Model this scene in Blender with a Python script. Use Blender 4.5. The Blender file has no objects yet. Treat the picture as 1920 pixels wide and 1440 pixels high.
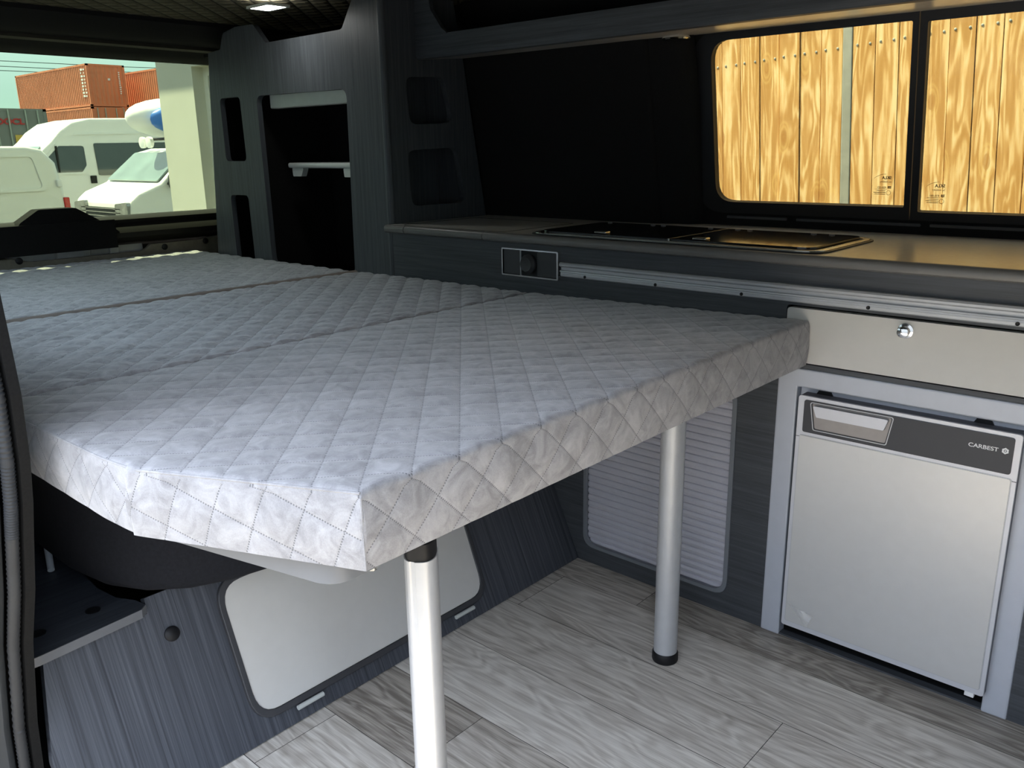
import bpy, bmesh, math, random
import numpy as np
from mathutils import Vector, Matrix
from mathutils.geometry import tessellate_polygon
random.seed(7)
sc = bpy.context.scene
COL = sc.collection
V3 = Vector

# ------------------------------------------------------------------ materials
class NT:
    def __init__(s, name):
        s.m = bpy.data.materials.new(name); s.m.use_nodes = True
        s.t = s.m.node_tree; s.b = s.t.nodes['Principled BSDF']; s.out = s.t.nodes['Material Output']
    def n(s, typ, **kw):
        nd = s.t.nodes.new(typ)
        for k, v in kw.items():
            if k.startswith('i_'):
                key = k[2:]; key = int(key) if key.isdigit() else key.replace('_', ' ')
                nd.inputs[key].default_value = v
            else: setattr(nd, k, v)
        return nd
    def l(s, a, b): s.t.links.new(a, b)
    def math(s, op, a, b=None, clamp=False):
        nd = s.n('ShaderNodeMath', operation=op, use_clamp=clamp)
        for i, x in enumerate((a, b)):
            if x is None: continue
            if isinstance(x, (int, float)): nd.inputs[i].default_value = x
            else: s.l(x, nd.inputs[i])
        return nd.outputs[0]
    def coord(s, scale, kind='Object', rot=(0, 0, 0)):
        tc = s.n('ShaderNodeTexCoord'); mp = s.n('ShaderNodeMapping')
        mp.inputs['Scale'].default_value = scale; mp.inputs['Rotation'].default_value = rot
        s.l(tc.outputs[kind], mp.inputs['Vector']); return mp.outputs[0]
    def noise(s, vec, scale, detail=4, rough=.55, dist=0):
        nd = s.n('ShaderNodeTexNoise'); nd.inputs['Scale'].default_value = scale
        nd.inputs['Detail'].default_value = detail; nd.inputs['Roughness'].default_value = rough
        nd.inputs['Distortion'].default_value = dist
        s.l(vec, nd.inputs['Vector']); return nd.outputs['Fac']
    def ramp(s, fac, stops):
        r = s.n('ShaderNodeValToRGB'); e = r.color_ramp.elements
        while len(e) < len(stops): e.new(.5)
        for el, (p, c) in zip(e, stops):
            el.position = p; el.color = (c[0], c[1], c[2], 1) if not isinstance(c, (int, float)) else (c, c, c, 1)
        s.l(fac, r.inputs[0]); return r.outputs[0]
    def mix(s, fac, a, b, typ='MIX'):
        nd = s.n('ShaderNodeMix', data_type='RGBA', blend_type=typ)
        for sk, x in ((nd.inputs[0], fac), (nd.inputs[6], a), (nd.inputs[7], b)):
            if isinstance(x, (int, float)): sk.default_value = x
            elif isinstance(x, tuple): sk.default_value = (x[0], x[1], x[2], 1)
            else: s.l(x, sk)
        return nd.outputs[2]
    def bump(s, h, strength=.3, dist=.002):
        nd = s.n('ShaderNodeBump'); nd.inputs['Strength'].default_value = strength
        nd.inputs['Distance'].default_value = dist; s.l(h, nd.inputs['Height'])
        s.l(nd.outputs[0], s.b.inputs['Normal'])
    def set(s, **kw):
        for k, v in kw.items():
            k = {'col': 'Base Color', 'rough': 'Roughness', 'metal': 'Metallic', 'spec': 'Specular IOR Level',
                 'sheen': 'Sheen Weight', 'coat': 'Coat Weight', 'emit': 'Emission Color', 'estr': 'Emission Strength'}[k]
            sk = s.b.inputs[k]
            if isinstance(v, (int, float)): sk.default_value = v
            elif isinstance(v, tuple): sk.default_value = (v[0], v[1], v[2], 1)
            else: s.l(v, sk)
        return s

def plain(name, c, rough=.5, metal=0, spec=.5, var=.06, scale=40, bump=0, sheen=0):
    t = NT(name); v = t.coord((1, 1, 1)); f = t.noise(v, scale)
    lo = tuple(x * (1 - var) for x in c); hi = tuple(min(1, x * (1 + var)) for x in c)
    t.set(col=t.ramp(f, [(.3, lo), (.7, hi)]), rough=rough, metal=metal, spec=spec, sheen=sheen)
    if bump: t.bump(t.noise(v, scale * 8), bump, .001)
    return t.m

def laminate(name, stretch, dark, light, rough=.45):
    # streaky wood-look laminate, stretch is small along the grain
    t = NT(name); v = t.coord(stretch)
    f1 = t.noise(v, 1.0, 6, .65, .4); f2 = t.noise(v, 3.3, 5, .7)
    f = t.math('ADD', t.math('MULTIPLY', f1, .6), t.math('MULTIPLY', f2, .4))
    t.set(col=t.ramp(f, [(.34, dark), (.52, tuple((a + b) / 2 for a, b in zip(dark, light))), (.68, light)]), rough=rough, spec=.4)
    t.bump(f, .12, .001); return t.m
DK, LT = (.027, .030, .036), (.082, .090, .104)
M = {}
M['lam_v'] = laminate('laminate_upright_grain', (130, 130, 3.5), (.044, .049, .055), (.100, .110, .122))
M['lam_h'] = laminate('laminate_level_grain', (3.5, 130, 150), (.034, .038, .044), (.084, .093, .104))
M['lam_bench'] = laminate('laminate_bench_grain', (.5, 150, 1.3), (.018, .020, .026), (.115, .125, .145))
M['lam_board'] = laminate('laminate_board_grain', (100, 3.0, 100), (.02, .023, .029), (.07, .078, .092))
M['edge_grey'] = plain('edge_band_grey', (.12, .125, .135), .4)
M['worktop'] = plain('worktop_grey', (.58, .56, .52), .24, spec=.55, var=.04, scale=90)
M['worktop_edge'] = plain('worktop_edge', (.15, .146, .138), .35, var=.05)
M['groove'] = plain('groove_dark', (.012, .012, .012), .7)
M['white_lam'] = plain('pale_laminate', (.60, .59, .555), .42, var=.015)
M['rubber'] = plain('rubber_edging', (.045, .046, .05), .5)
M['alu'] = plain('aluminium', (.50, .515, .535), .42, metal=.35, var=.03)
M['alu_frame'] = plain('grey_painted_frame', (.50, .53, .59), .42, metal=.15, var=.02)
M['table_edge'] = plain('table_edge_grey', (.17, .178, .19), .45, var=.02)
M['frame_mid'] = plain('shutter_surround_grey', (.17, .185, .205), .45, var=.03)
M['alu_pale'] = plain('pale_aluminium', (.66, .69, .66), .4, metal=.3, var=.03)
M['chrome'] = plain('chrome', (.8, .8, .8), .12, metal=1, var=.01)
M['black'] = plain('black_plastic', (.008, .008, .009), .5, spec=.3)
M['carpet'] = plain('black_lining_felt', (.010, .0098, .0095), .9, spec=.15, var=.2, scale=300, bump=.3)
M['header_trim'] = plain('header_lining', (.012, .012, .013), .8, spec=.2, var=.15, scale=200)
M['brown_trim'] = plain('header_strip', (.028, .025, .018), .7, spec=.3)
M['tail_felt'] = plain('tailgate_cover', (.009, .0085, .007), .6, spec=.3)
M['sill_cover'] = plain('sill_cover_taupe', (.15, .135, .10), .7, var=.12, scale=60, bump=.4)
M['bare_metal'] = plain('painted_metal_grey', (.35, .36, .36), .35, metal=.4, var=.1, scale=20)
M['seat'] = plain('seat_cloth_black', (.011, .012, .016), .85, spec=.2, var=.2, scale=200, bump=.3)
M['fridge'] = plain('fridge_silver', (.60, .60, .59), .34, metal=.25, var=.015)
M['fridge_frame'] = plain('fridge_silver_trim', (.62, .63, .67), .38, metal=.25, var=.015)
M['fridge_dark'] = plain('fridge_panel_charcoal', (.045, .046, .052), .5, var=.02)
M['fridge_side'] = plain('fridge_side_grey', (.12, .12, .14), .5)
M['recess'] = plain('handle_recess', (.30, .28, .27), .4, metal=.4)
M['print_white'] = plain('white_print', (.85, .85, .85), .5, var=.01)
M['print_dark'] = plain('glass_print', (.20, .11, .045), .6, var=.01)
M['shutter'] = plain('shutter_grey', (.50, .50, .555), .42, metal=.1, var=.03)
M['hob_glass'] = plain('smoked_glass', (.008, .008, .008), .08, spec=.6, var=.01)
M['steel'] = plain('steel_rim', (.5, .49, .46), .25, metal=.9, var=.02)
M['taupe'] = plain('warm_lit_taupe', (.24, .20, .17), .8, var=.1)
M['pillar_paint'] = plain('pillar_grey', (.05, .054, .058), .45, var=.05, scale=8)
M['body_paint'] = plain('body_white', (.72, .75, .78), .3, var=.01)
M['seal'] = plain('rubber_seal', (.022, .024, .027), .6, var=.1)
M['van_white'] = plain('van_paint_white', (.80, .80, .77), .25, spec=.5, var=.01, scale=2)
M['van_glass'] = plain('van_window', (.035, .042, .04), .06, spec=.9, var=.05, scale=3)
M['screen_glass'] = plain('windscreen_glass', (.16, .22, .22), .05, spec=.9, var=.25, scale=2.5)
M['lamp_glass'] = plain('headlamp_glass', (.35, .36, .36), .12, metal=.6, var=.4, scale=9)
M['tail_red'] = plain('tail_lamp_red', (.55, .02, .02), .2, var=.1)
M['blue'] = plain('roof_box_blue', (.05, .19, .62), .35, var=.05)
M['render'] = plain('render_plaster', (.62, .62, .54), .9, var=.03, scale=2)
M['sky_block'] = plain('sky_block_grey', (.30, .30, .29), .9)
M['pvc'] = plain('window_plastic', (.8, .8, .74), .4)
M['tar'] = plain('yard_paving', (.062, .060, .058), .9, var=.2, scale=3, bump=.3)
M['cable'] = plain('cable_dark', (.05, .07, .07), .8)
M['zinc'] = plain('zinc_post', (.42, .46, .40), .5, metal=.3, var=.15, scale=15)
M['board_back'] = plain('board_groove_brown', (.24, .115, .04), .9)

def container_mat(name, c):
    t = NT(name); v = t.coord((1, 1, 1)); f = t.noise(v, .7, 6); g = t.noise(v, 6, 4)
    t.set(col=t.mix(t.math('MULTIPLY', g, .25), t.ramp(f, [(.3, tuple(x * .85 for x in c)), (.7, tuple(min(1, x * 1.12) for x in c))]), (.30, .20, .14)), rough=.6)
    return t.m
M['box_orange'] = container_mat('container_orange', (.78, .25, .12))
M['box_grey'] = container_mat('container_grey', (.24, .27, .25))
M['box_red'] = container_mat('container_red', (.38, .085, .06))

def velvet(name, period, ox, oy, wr):
    # quilted velvet: UV holds unfolded metres; stitch rows run at 45 degrees through (ox, oy)
    t = NT(name)
    uv = t.n('ShaderNodeUVMap'); sp = t.n('ShaderNodeSeparateXYZ'); t.l(uv.outputs[0], sp.inputs[0])
    x = t.math('SUBTRACT', sp.outputs[0], ox); y = t.math('SUBTRACT', sp.outputs[1], oy)
    a = t.math('DIVIDE', t.math('ADD', x, y), period); b = t.math('DIVIDE', t.math('SUBTRACT', x, y), period)
    def near(k):     # distance to the nearest row, in periods
        return t.math('ABSOLUTE', t.math('SUBTRACT', k, t.math('ROUND', k)))
    na, nb = near(a), near(b)
    def stitch(nd, along):
        line = t.math('LESS_THAN', nd, .018)
        dash = t.math('LESS_THAN', t.math('FRACT', t.math('MULTIPLY', along, period / .0046)), .55)
        return t.math('MULTIPLY', line, dash)
    st = t.math('MAXIMUM', stitch(na, b), stitch(nb, a))
    crease = t.math('MINIMUM', na, nb)
    v = t.coord((1, 1, 1))
    mott = t.noise(v, 34, 5, .6, 1.2); m2 = t.noise(v, 9, 3, .5, .5); fine = t.noise(v, 700, 2)
    f = t.math('ADD', t.math('MULTIPLY', mott, .55), t.math('ADD', t.math('MULTIPLY', m2, .3), t.math('MULTIPLY', fine, .15)))
    base = t.ramp(f, [(.38, (.235, .23, .233)), (.5, (.33, .324, .328)), (.62, (.42, .414, .418))])
    base = t.mix(t.math('MULTIPLY', st, .75), base, (.10, .10, .105))
    t.set(col=base, rough=.75, spec=.25, sheen=.35)
    wv = t.coord((4.2, 2.0, 2), rot=(0, 0, -.35)); w = t.noise(wv, 9, 2, .5, .9)
    h = t.math('ADD', t.math('MULTIPLY', w, wr), t.math('MULTIPLY', t.math('MINIMUM', crease, .06), 3.0))
    h = t.math('SUBTRACT', h, t.math('MULTIPLY', st, .25))
    h = t.math('ADD', h, t.math('MULTIPLY', fine, .06))
    t.bump(h, .55, .004)
    return t.m
PER = .0708
M['velvet'] = velvet('quilted_velvet', PER, .554, -1.022, .35)
M['velvet_far'] = velvet('quilted_velvet_creased', PER, .554, -1.022, 2.4)

def ceiling_mat():
    t = NT('quilted_headlining'); v = t.coord((1, 1, 1)); sp = t.n('ShaderNodeSeparateXYZ'); t.l(v, sp.inputs[0])
    a = t.math('DIVIDE', t.math('ADD', sp.outputs[0], sp.outputs[1]), .075); b = t.math('DIVIDE', t.math('SUBTRACT', sp.outputs[0], sp.outputs[1]), .075)
    n = [t.math('ABSOLUTE', t.math('SUBTRACT', k, t.math('ROUND', k))) for k in (a, b)]
    c = t.math('MINIMUM', n[0], n[1])
    t.set(col=t.mix(t.math('LESS_THAN', c, .06), t.ramp(t.noise(v, 60), [(.3, (.085, .075, .046)), (.7, (.135, .12, .08))]), (.02, .018, .012)), rough=.8, spec=.2)
    t.bump(t.math('MINIMUM', c, .3), 1.0, .03); return t.m
M['ceiling'] = ceiling_mat()

def floor_mat():
    t = NT('grey_oak_vinyl')
    uv = t.n('ShaderNodeUVMap'); mp = t.n('ShaderNodeMapping'); mp.inputs['Scale'].default_value = (1.7, 42, 1); t.l(uv.outputs[0], mp.inputs[0])
    mp2 = t.n('ShaderNodeMapping'); mp2.inputs['Scale'].default_value = (1.5, 7, 1); t.l(uv.outputs[0], mp2.inputs[0])
    mp3 = t.n('ShaderNodeMapping'); mp3.inputs['Scale'].default_value = (5, 190, 1); t.l(uv.outputs[0], mp3.inputs[0])
    big = t.noise(mp2.outputs[0], 1.4, 3, .5, .6)
    ring = t.math('SINE', t.math('MULTIPLY', big, 85.0))
    ring = t.math('ADD', t.math('MULTIPLY', ring, .5), .5)
    st = t.noise(mp.outputs[0], 1.6, 6, .7, .5); fi = t.noise(mp3.outputs[0], 1.5, 5, .7)
    f = t.math('ADD', t.math('MULTIPLY', st, .55), t.math('ADD', t.math('MULTIPLY', fi, .35), t.math('MULTIPLY', ring, .10)))
    at = t.n('ShaderNodeAttribute'); at.attribute_name = 'plank'
    f = t.math('ADD', f, t.math('MULTIPLY', t.math('SUBTRACT', at.outputs['Fac'], .5), .24))
    t.set(col=t.ramp(f, [(.32, (.22, .195, .165)), (.45, (.43, .39, .335)), (.56, (.59, .55, .485)), (.70, (.78, .745, .67))]), rough=.5, spec=.35)
    t.bump(f, .15, .001); return t.m
M['floor'] = floor_mat()

def board_mat():
    t = NT('larch_boards')
    tc = t.n('ShaderNodeTexCoord'); oi = t.n('ShaderNodeObjectInfo')
    ad = t.n('ShaderNodeVectorMath', operation='ADD'); cm = t.n('ShaderNodeCombineXYZ')
    r = t.math('MULTIPLY', oi.outputs['Random'], 53.0); t.l(r, cm.inputs[0]); t.l(r, cm.inputs[1]); t.l(r, cm.inputs[2])
    t.l(tc.outputs['Object'], ad.inputs[0]); t.l(cm.outputs[0], ad.inputs[1])
    def mp(s):
        m = t.n('ShaderNodeMapping'); m.inputs['Scale'].default_value = s; t.l(ad.outputs[0], m.inputs[0]); return m.outputs[0]
    big = t.noise(mp((7, 1, .8)), 1.3, 2, .5, .9)
    ring = t.math('ADD', t.math('MULTIPLY', t.math('SINE', t.math('MULTIPLY', big, 60.0)), .5), .5)
    st = t.noise(mp((60, 1, 2.5)), 1.5, 3, .6, .4); bl = t.noise(mp((13, 1, 1.5)), 1.8, 4, .6, 1.0)
    vo = t.n('ShaderNodeTexVoronoi'); vo.inputs['Scale'].default_value = 1.0; t.l(mp((9, 1, 3.6)), vo.inputs['Vector'])
    knot = t.math('LESS_THAN', vo.outputs['Distance'], .11)
    kr = t.math('MULTIPLY', t.math('LESS_THAN', vo.outputs['Distance'], .26), t.math('ADD', t.math('MULTIPLY', t.math('SINE', t.math('MULTIPLY', vo.outputs['Distance'], 90)), .5), .5))
    f = t.math('ADD', t.math('MULTIPLY', bl, .62), t.math('ADD', t.math('MULTIPLY', ring, .17), t.math('MULTIPLY', st, .24)))
    c = t.ramp(f, [(.40, (.57, .33, .11)), (.51, (.66, .41, .155)), (.58, (.82, .58, .26)), (.68, (.94, .77, .42))])
    c = t.mix(t.math('MULTIPLY', kr, .35), c, (.9, .66, .25)); c = t.mix(t.math('MULTIPLY', knot, .55), c, (.42, .19, .05))
    t.set(col=c, rough=.8, spec=.2); return t.m
M['board'] = board_mat()

def glass_mat(name, tint, gl=.06):
    t = NT(name); t.t.nodes.remove(t.b)
    tr = t.n('ShaderNodeBsdfTransparent'); tr.inputs[0].default_value = (*tint, 1)
    g = t.n('ShaderNodeBsdfGlossy'); g.inputs['Roughness'].default_value = .03; g.inputs[0].default_value = (.9, .9, .9, 1)
    fr = t.n('ShaderNodeFresnel'); fr.inputs[0].default_value = 1.4
    mx = t.n('ShaderNodeMixShader'); t.l(t.math('MULTIPLY', fr.outputs[0], gl / .04), mx.inputs[0]); t.l(tr.outputs[0], mx.inputs[1]); t.l(g.outputs[0], mx.inputs[2])
    t.l(mx.outputs[0], t.out.inputs[0]); return t.m
M['side_glass'] = glass_mat('side_window_glass', (.42, .41, .35), .012)
M['rear_glass'] = glass_mat('rear_window_glass', (.36, .39, .325), .012)
M['left_glass'] = glass_mat('left_window_glass', (.86, .92, .92), .012)
M['front_glass'] = glass_mat('windscreen_tint', (.28, .28, .27), .012)
t = NT('peeling_film'); t.set(col=(.9, .9, .9), rough=.15); t.b.inputs['Alpha'].default_value = .38; M['film'] = t.m
t = NT('lamp_diffuser'); t.set(col=(.9, .9, .9), emit=(1, 1, .97), estr=14.0); M['led'] = t.m

# ------------------------------------------------------------------ object helpers
def tag(o, label, cat, group=None):
    o['label'] = label; o['category'] = cat
    if group: o['group'] = group
    return o
def thing(name, loc, label, cat, group=None):
    o = bpy.data.objects.new(name, None); COL.objects.link(o); o.location = loc; o.empty_display_size = .05
    return tag(o, label, cat, group)
def root_of(o):
    while o.parent: o = o.parent
    return o
def link(name, me, mat, parent=None, loc=None):
    o = bpy.data.objects.new(name, me); COL.objects.link(o)
    if mat is not None:
        me.materials.clear(); me.materials.append(mat)
    if parent is not None:
        o.parent = parent; me.transform(Matrix.Translation(-root_of(parent).location))
    elif loc is not None:
        me.transform(Matrix.Translation(-V3(loc))); o.location = loc
    return o
def obj(name, bm, mat, parent=None, smooth=False, bevel=0, seg=2, loc=None, recalc=True):
    if recalc: bmesh.ops.recalc_face_normals(bm, faces=bm.faces)
    me = bpy.data.meshes.new(name); bm.to_mesh(me); bm.free()
    o = link(name, me, mat, parent, loc)
    if smooth:
        me.polygons.foreach_set('use_smooth', [True] * len(me.polygons))
        try: me.set_sharp_from_angle(angle=math.radians(38))
        except Exception: pass
    if bevel:
        md = o.modifiers.new('edge', 'BEVEL'); md.width = bevel; md.segments = seg; md.limit_method = 'ANGLE'; md.angle_limit = math.radians(40)
    return o
def struct(o): o['kind'] = 'structure'; return o
def bx(bm, lo, hi):
    vs = [bm.verts.new((x, y, z)) for x in (lo[0], hi[0]) for y in (lo[1], hi[1]) for z in (lo[2], hi[2])]
    for f in ((0, 1, 3, 2), (4, 6, 7, 5), (0, 4, 5, 1), (2, 3, 7, 6), (0, 2, 6, 4), (1, 5, 7, 3)): bm.faces.new([vs[i] for i in f])
def box(name, lo, hi, mat, parent=None, bevel=.002, seg=2, loc=None):
    bm = bmesh.new(); bx(bm, lo, hi); return obj(name, bm, mat, parent, bevel=bevel, seg=seg, loc=loc)
def rpoly(pts, r, seg=6):
    # round the corners of a polygon; r is a number or one per corner
    n = len(pts); out = []; P = [V3((p[0], p[1])) for p in pts]
    for i in range(n):
        rr = r[i] if isinstance(r, (list, tuple)) else r
        a, b, c = P[i - 1], P[i], P[(i + 1) % n]
        if rr <= 0: out.append((b.x, b.y)); continue
        d1, d2 = (a - b).normalized(), (c - b).normalized()
        ang = d1.angle(d2); t = min(rr / math.tan(ang / 2), (a - b).length * .48, (c - b).length * .48)
        p0, p2 = b + d1 * t, b + d2 * t
        for k in range(seg + 1):
            u = k / seg; q = p0 * (1 - u) ** 2 + b * 2 * u * (1 - u) + p2 * u * u
            out.append((q.x, q.y))
    return out
def rrect(u0, v0, u1, v1, r, seg=6): return rpoly([(u0, v0), (u1, v0), (u1, v1), (u0, v1)], r, seg)
XZ = lambda y: (V3((0, y, 0)), V3((1, 0, 0)), V3((0, 0, 1)), V3((0, 1, 0)))     # u=x v=z, depth +y
YZ = lambda x: (V3((x, 0, 0)), V3((0, 1, 0)), V3((0, 0, 1)), V3((-1, 0, 0)))    # u=y v=z, depth -x
XY = lambda z: (V3((0, 0, z)), V3((1, 0, 0)), V3((0, 1, 0)), V3((0, 0, -1)))    # u=x v=y, depth down
def prism(bm, outer, holes, frame, t):
    O, U, V, N = frame
    loops = [list(outer)] + [list(h) for h in holes]
    flat = [p for lp in loops for p in lp]
    tris = tessellate_polygon([[V3((p[0], p[1], 0)) for p in lp] for lp in loops])
    fv = [bm.verts.new(O + U * p[0] + V * p[1]) for p in flat]; bv = [bm.verts.new(O + U * p[0] + V * p[1] + N * t) for p in flat]
    for a, b, c in tris:
        if len({a, b, c}) < 3: continue
        try: bm.faces.new((fv[a], fv[b], fv[c])); bm.faces.new((bv[c], bv[b], bv[a]))
        except ValueError: pass
    k = 0
    for lp in loops:
        n = len(lp)
        for i in range(n):
            a, b = k + i, k + (i + 1) % n
            try: bm.faces.new((fv[a], fv[b], bv[b], bv[a]))
            except ValueError: pass
        k += n
def panel(name, outer, frame, t, mat, parent=None, holes=(), bevel=0, smooth=False, loc=None):
    bm = bmesh.new(); prism(bm, outer, holes, frame, t)
    return obj(name, bm, mat, parent, smooth=smooth, bevel=bevel, loc=loc)
def tube(bm, pts, r, n=12, cap=True, sx=1, sy=1, up=V3((0, 0, 1))):
    pts = [V3(p) for p in pts]; rings = []
    for i, p in enumerate(pts):
        d = ((pts[min(i + 1, len(pts) - 1)] - pts[max(i - 1, 0)])).normalized()
        a = d.cross(up)
        if a.length < 1e-4: a = d.cross(V3((1, 0, 0)))
        a.normalize(); b = d.cross(a)
        rr = r[i] if isinstance(r, (list, tuple)) else r
        rings.append([bm.verts.new(p + a * math.cos(2 * math.pi * k / n) * rr * sx + b * math.sin(2 * math.pi * k / n) * rr * sy) for k in range(n)])
    for r0, r1 in zip(rings, rings[1:]):
        for k in range(n): bm.faces.new((r0[k], r0[(k + 1) % n], r1[(k + 1) % n], r1[k]))
    if cap: bm.faces.new(rings[0][::-1]); bm.faces.new(rings[-1])
def tubeobj(name, pts, r, mat, parent=None, n=16, loc=None, **k):
    bm = bmesh.new(); tube(bm, pts, r, n, **k); return obj(name, bm, mat, parent, smooth=True, loc=loc)
def lathe(bm, prof, c, axis, n=24):
    # prof: (radius, height along axis)
    ax = V3(axis).normalized(); a = ax.orthogonal().normalized(); b = ax.cross(a); c = V3(c); rings = []
    for r, h in prof:
        rings.append([bm.verts.new(c + ax * h + (a * math.cos(2 * math.pi * k / n) + b * math.sin(2 * math.pi * k / n)) * max(r, 1e-5)) for k in range(n)])
    for r0, r1 in zip(rings, rings[1:]):
        for k in range(n): bm.faces.new((r0[k], r0[(k + 1) % n], r1[(k + 1) % n], r1[k]))
    bm.faces.new(rings[0][::-1]); bm.faces.new(rings[-1])
def latheobj(name, prof, c, axis, mat, parent=None, n=24, loc=None):
    bm = bmesh.new(); lathe(bm, prof, c, axis, n); return obj(name, bm, mat, parent, smooth=True, loc=loc)
def text(name, s, size, origin, U, V, mat, parent, xs=1.0, depth=.0003, bold=0, mirror=False):
    cu = bpy.data.curves.new(name, 'FONT'); cu.body = s; cu.size = size; cu.extrude = depth; cu.offset = bold
    o = bpy.data.objects.new('tmp', cu); COL.objects.link(o)
    bpy.context.view_layer.update()
    me = bpy.data.meshes.new_from_object(o.evaluated_get(bpy.context.evaluated_depsgraph_get()))
    bpy.data.objects.remove(o)
    U = V3(U).normalized(); V = V3(V).normalized(); N = U.cross(V)
    mt = Matrix.Identity(4)
    for i in range(3): mt[i][0] = U[i] * xs; mt[i][1] = V[i]; mt[i][2] = N[i]; mt[i][3] = origin[i]
    me.transform(mt); return link(name, me, mat, parent)

# ------------------------------------------------------------------ floor
def make_floor():
    bm = bmesh.new(); uvl = bm.loops.layers.uv.new('UVMap'); pl = bm.faces.layers.float.new('plank')
    joints = {3: [.671], 5: [.245], 6: [.03], 2: [1.25], 4: [1.02], 1: [.24], 0: [.9], 7: [.62], 8: [1.1]}
    rng = random.Random(3); g = .0006
    for r in range(-1, 8):
        y1 = -.099 - .172 * (r - 1); y0 = y1 - .172
        js = joints.get(r + 1 if r >= 0 else 0, [.5]); j = js[0]
        xs = [j - 1.22 * k for k in range(4, -4, -1)]
        for a, b in zip(xs, xs[1:]):
            lo, hi = max(a, -.05), min(b, 2.3); ya, yb = max(y0, -1.27), min(y1, 0.02)
            if hi - lo < .01 or yb - ya < .01: continue
            vs = [bm.verts.new((x, y, 0)) for x, y in ((lo + g, ya + g), (hi - g, ya + g), (hi - g, yb - g), (lo + g, yb - g))]
            f = bm.faces.new(vs); ou, ov = rng.uniform(0, 40), rng.uniform(0, 40); f[pl] = rng.random()
            for lp in f.loops: lp[uvl].uv = (lp.vert.co.x + ou, lp.vert.co.y + ov)
    vs = [bm.verts.new(p) for p in ((-.05, -1.27, -.0025), (2.3, -1.27, -.0025), (2.3, .5, -.0025), (-.05, .5, -.0025))]
    bm.faces.new(vs)
    me = bpy.data.meshes.new('floor'); bm.to_mesh(me); bm.free()
    o = link('floor', me, M['floor']); me.materials.append(M['groove']); me.polygons[len(me.polygons) - 1].material_index = 1
    return struct(o)
make_floor()
box('floor_base', (-1.85, -1.27, -.06), (2.3, .5, -.004), M['groove'], bevel=0).name = 'trim_5'
struct(bpy.data.objects['trim_5'])

# ------------------------------------------------------------------ van shell
def wy(z, k=0): return .455 - .175 * (z - .814)
WF = lambda d: (V3((0, .455 + .175 * .814 + d, 0)), V3((1, 0, 0)), V3((0, -.175, 1)), V3((0, 1, .175)).normalized())
WL = rrect(.10, .873, .5625, 1.2525, [.048, 0.004, 0.004, .048]); WR = rrect(.592, .8635, 1.42, 1.2485, [.004, .05, .05, .004])
struct(panel('wall_right', [(-1.95, -.1), (2.3, -.1), (2.3, 1.50), (-1.95, 1.50)], WF(0), .03, M['carpet'], holes=[rrect(.05, .845, 1.46, 1.275, .07)]))
# lining panel between the tall unit and the window, and its curved return
bm = bmesh.new()
prof = [(-.664, 0), (-.048, 0), (-.040, .004), (-.036, .012), (.03, .03), (.05, .045), (.062, .065), (.066, .09)]
zs = [.80, 1.285]
ring = [[bm.verts.new((x, .39 - .188 * (z - .814) + d * (1 if z < 1 else .55), z)) for x, d in prof] for z in zs]
for i in range(len(prof) - 1): bm.faces.new((ring[0][i], ring[0][i + 1], ring[1][i + 1], ring[1][i]))
struct(obj('trim_1', bm, M['carpet'], smooth=True))
# window panes with black frames
FW = panel('window_1', rrect(.05, .845, .575, 1.275, [.07, .001, .001, .07]), WF(-.004), .02, M['black'], holes=[WL], bevel=.002); struct(FW)
panel('glass', rrect(.06, .855, .574, 1.268, .004), WF(.006), .004, M['side_glass'], FW)
FR = panel('window_2', rrect(.577, .845, 1.46, 1.275, [.001, .07, .07, .001]), WF(-.004), .02, M['black'], holes=[WR], bevel=.002); struct(FR)
panel('glass', rrect(.578, .855, 1.45, 1.265, .004), WF(.006), .004, M['side_glass'], FR)
bm = bmesh.new()
for a, b in ((.13, .29), (.315, .60), (.62, .98)): prism(bm, rrect(a, .832, b, .838, .001, 1), [], WF(-.006), .006)
obj('rail_ledge', bm, M['rubber'], FW)
def glass_marks(x1, z1, par):
    # maker's stamp, printed to be read from outside (mirrored from in here); x1 = right-hand edge
    f = WF(.0035); O, U, V, N = f
    P = lambda x, z: O + U * x + V * z
    U2 = -U
    text('glass_stamp', 'SKLA', .0095, P(x1, z1), U2, V, M['print_dark'], par, xs=.95, bold=.0003)
    text('glass_stamp', 'na dodávky', .0058, P(x1, z1 - .0075), U2, V, M['print_dark'], par, xs=.95)
    text('glass_stamp', 'E8', .0075, P(x1, z1 - .0205), U2, V, M['print_dark'], par, bold=.0003)
    text('glass_stamp', '43R-001', .0068, P(x1 - .0105, z1 - .0205), U2, V, M['print_dark'], par, xs=.9)
    bm = bmesh.new()
    prism(bm, [(x1 - .036, z1 - .0225), (x1 - .009, z1 - .0225), (x1 - .009, z1 - .0218), (x1 - .036, z1 - .0218)], [], f, .0004)
    circ = lambda r: [(x1 - .0055 + r * math.cos(k * .5236), z1 - .030 + r * math.sin(k * .5236)) for k in range(12)]
    prism(bm, circ(.0052), [circ(.0045)], f, .0004)
    for k, w in enumerate((.020, .026, .024)):
        z = z1 - .0262 - k * .0038
        prism(bm, [(x1 - .012 - w, z), (x1 - .012, z), (x1 - .012, z + .0012), (x1 - .012 - w, z + .0012)], [], f, .0004)
    # swoosh over the name
    arc = [(x1 - .012 - .026 * u, z1 + .0105 - .0095 * u ** 2.2) for u in [k / 10 for k in range(11)]]
    prism(bm, arc + [(x, z + .0008) for x, z in arc[::-1]], [], f, .0004)
    obj('glass_stamp', bm, M['print_dark'], par)
glass_marks(.5315, .934, FW); glass_marks(.6435, .918, FR)

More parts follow.
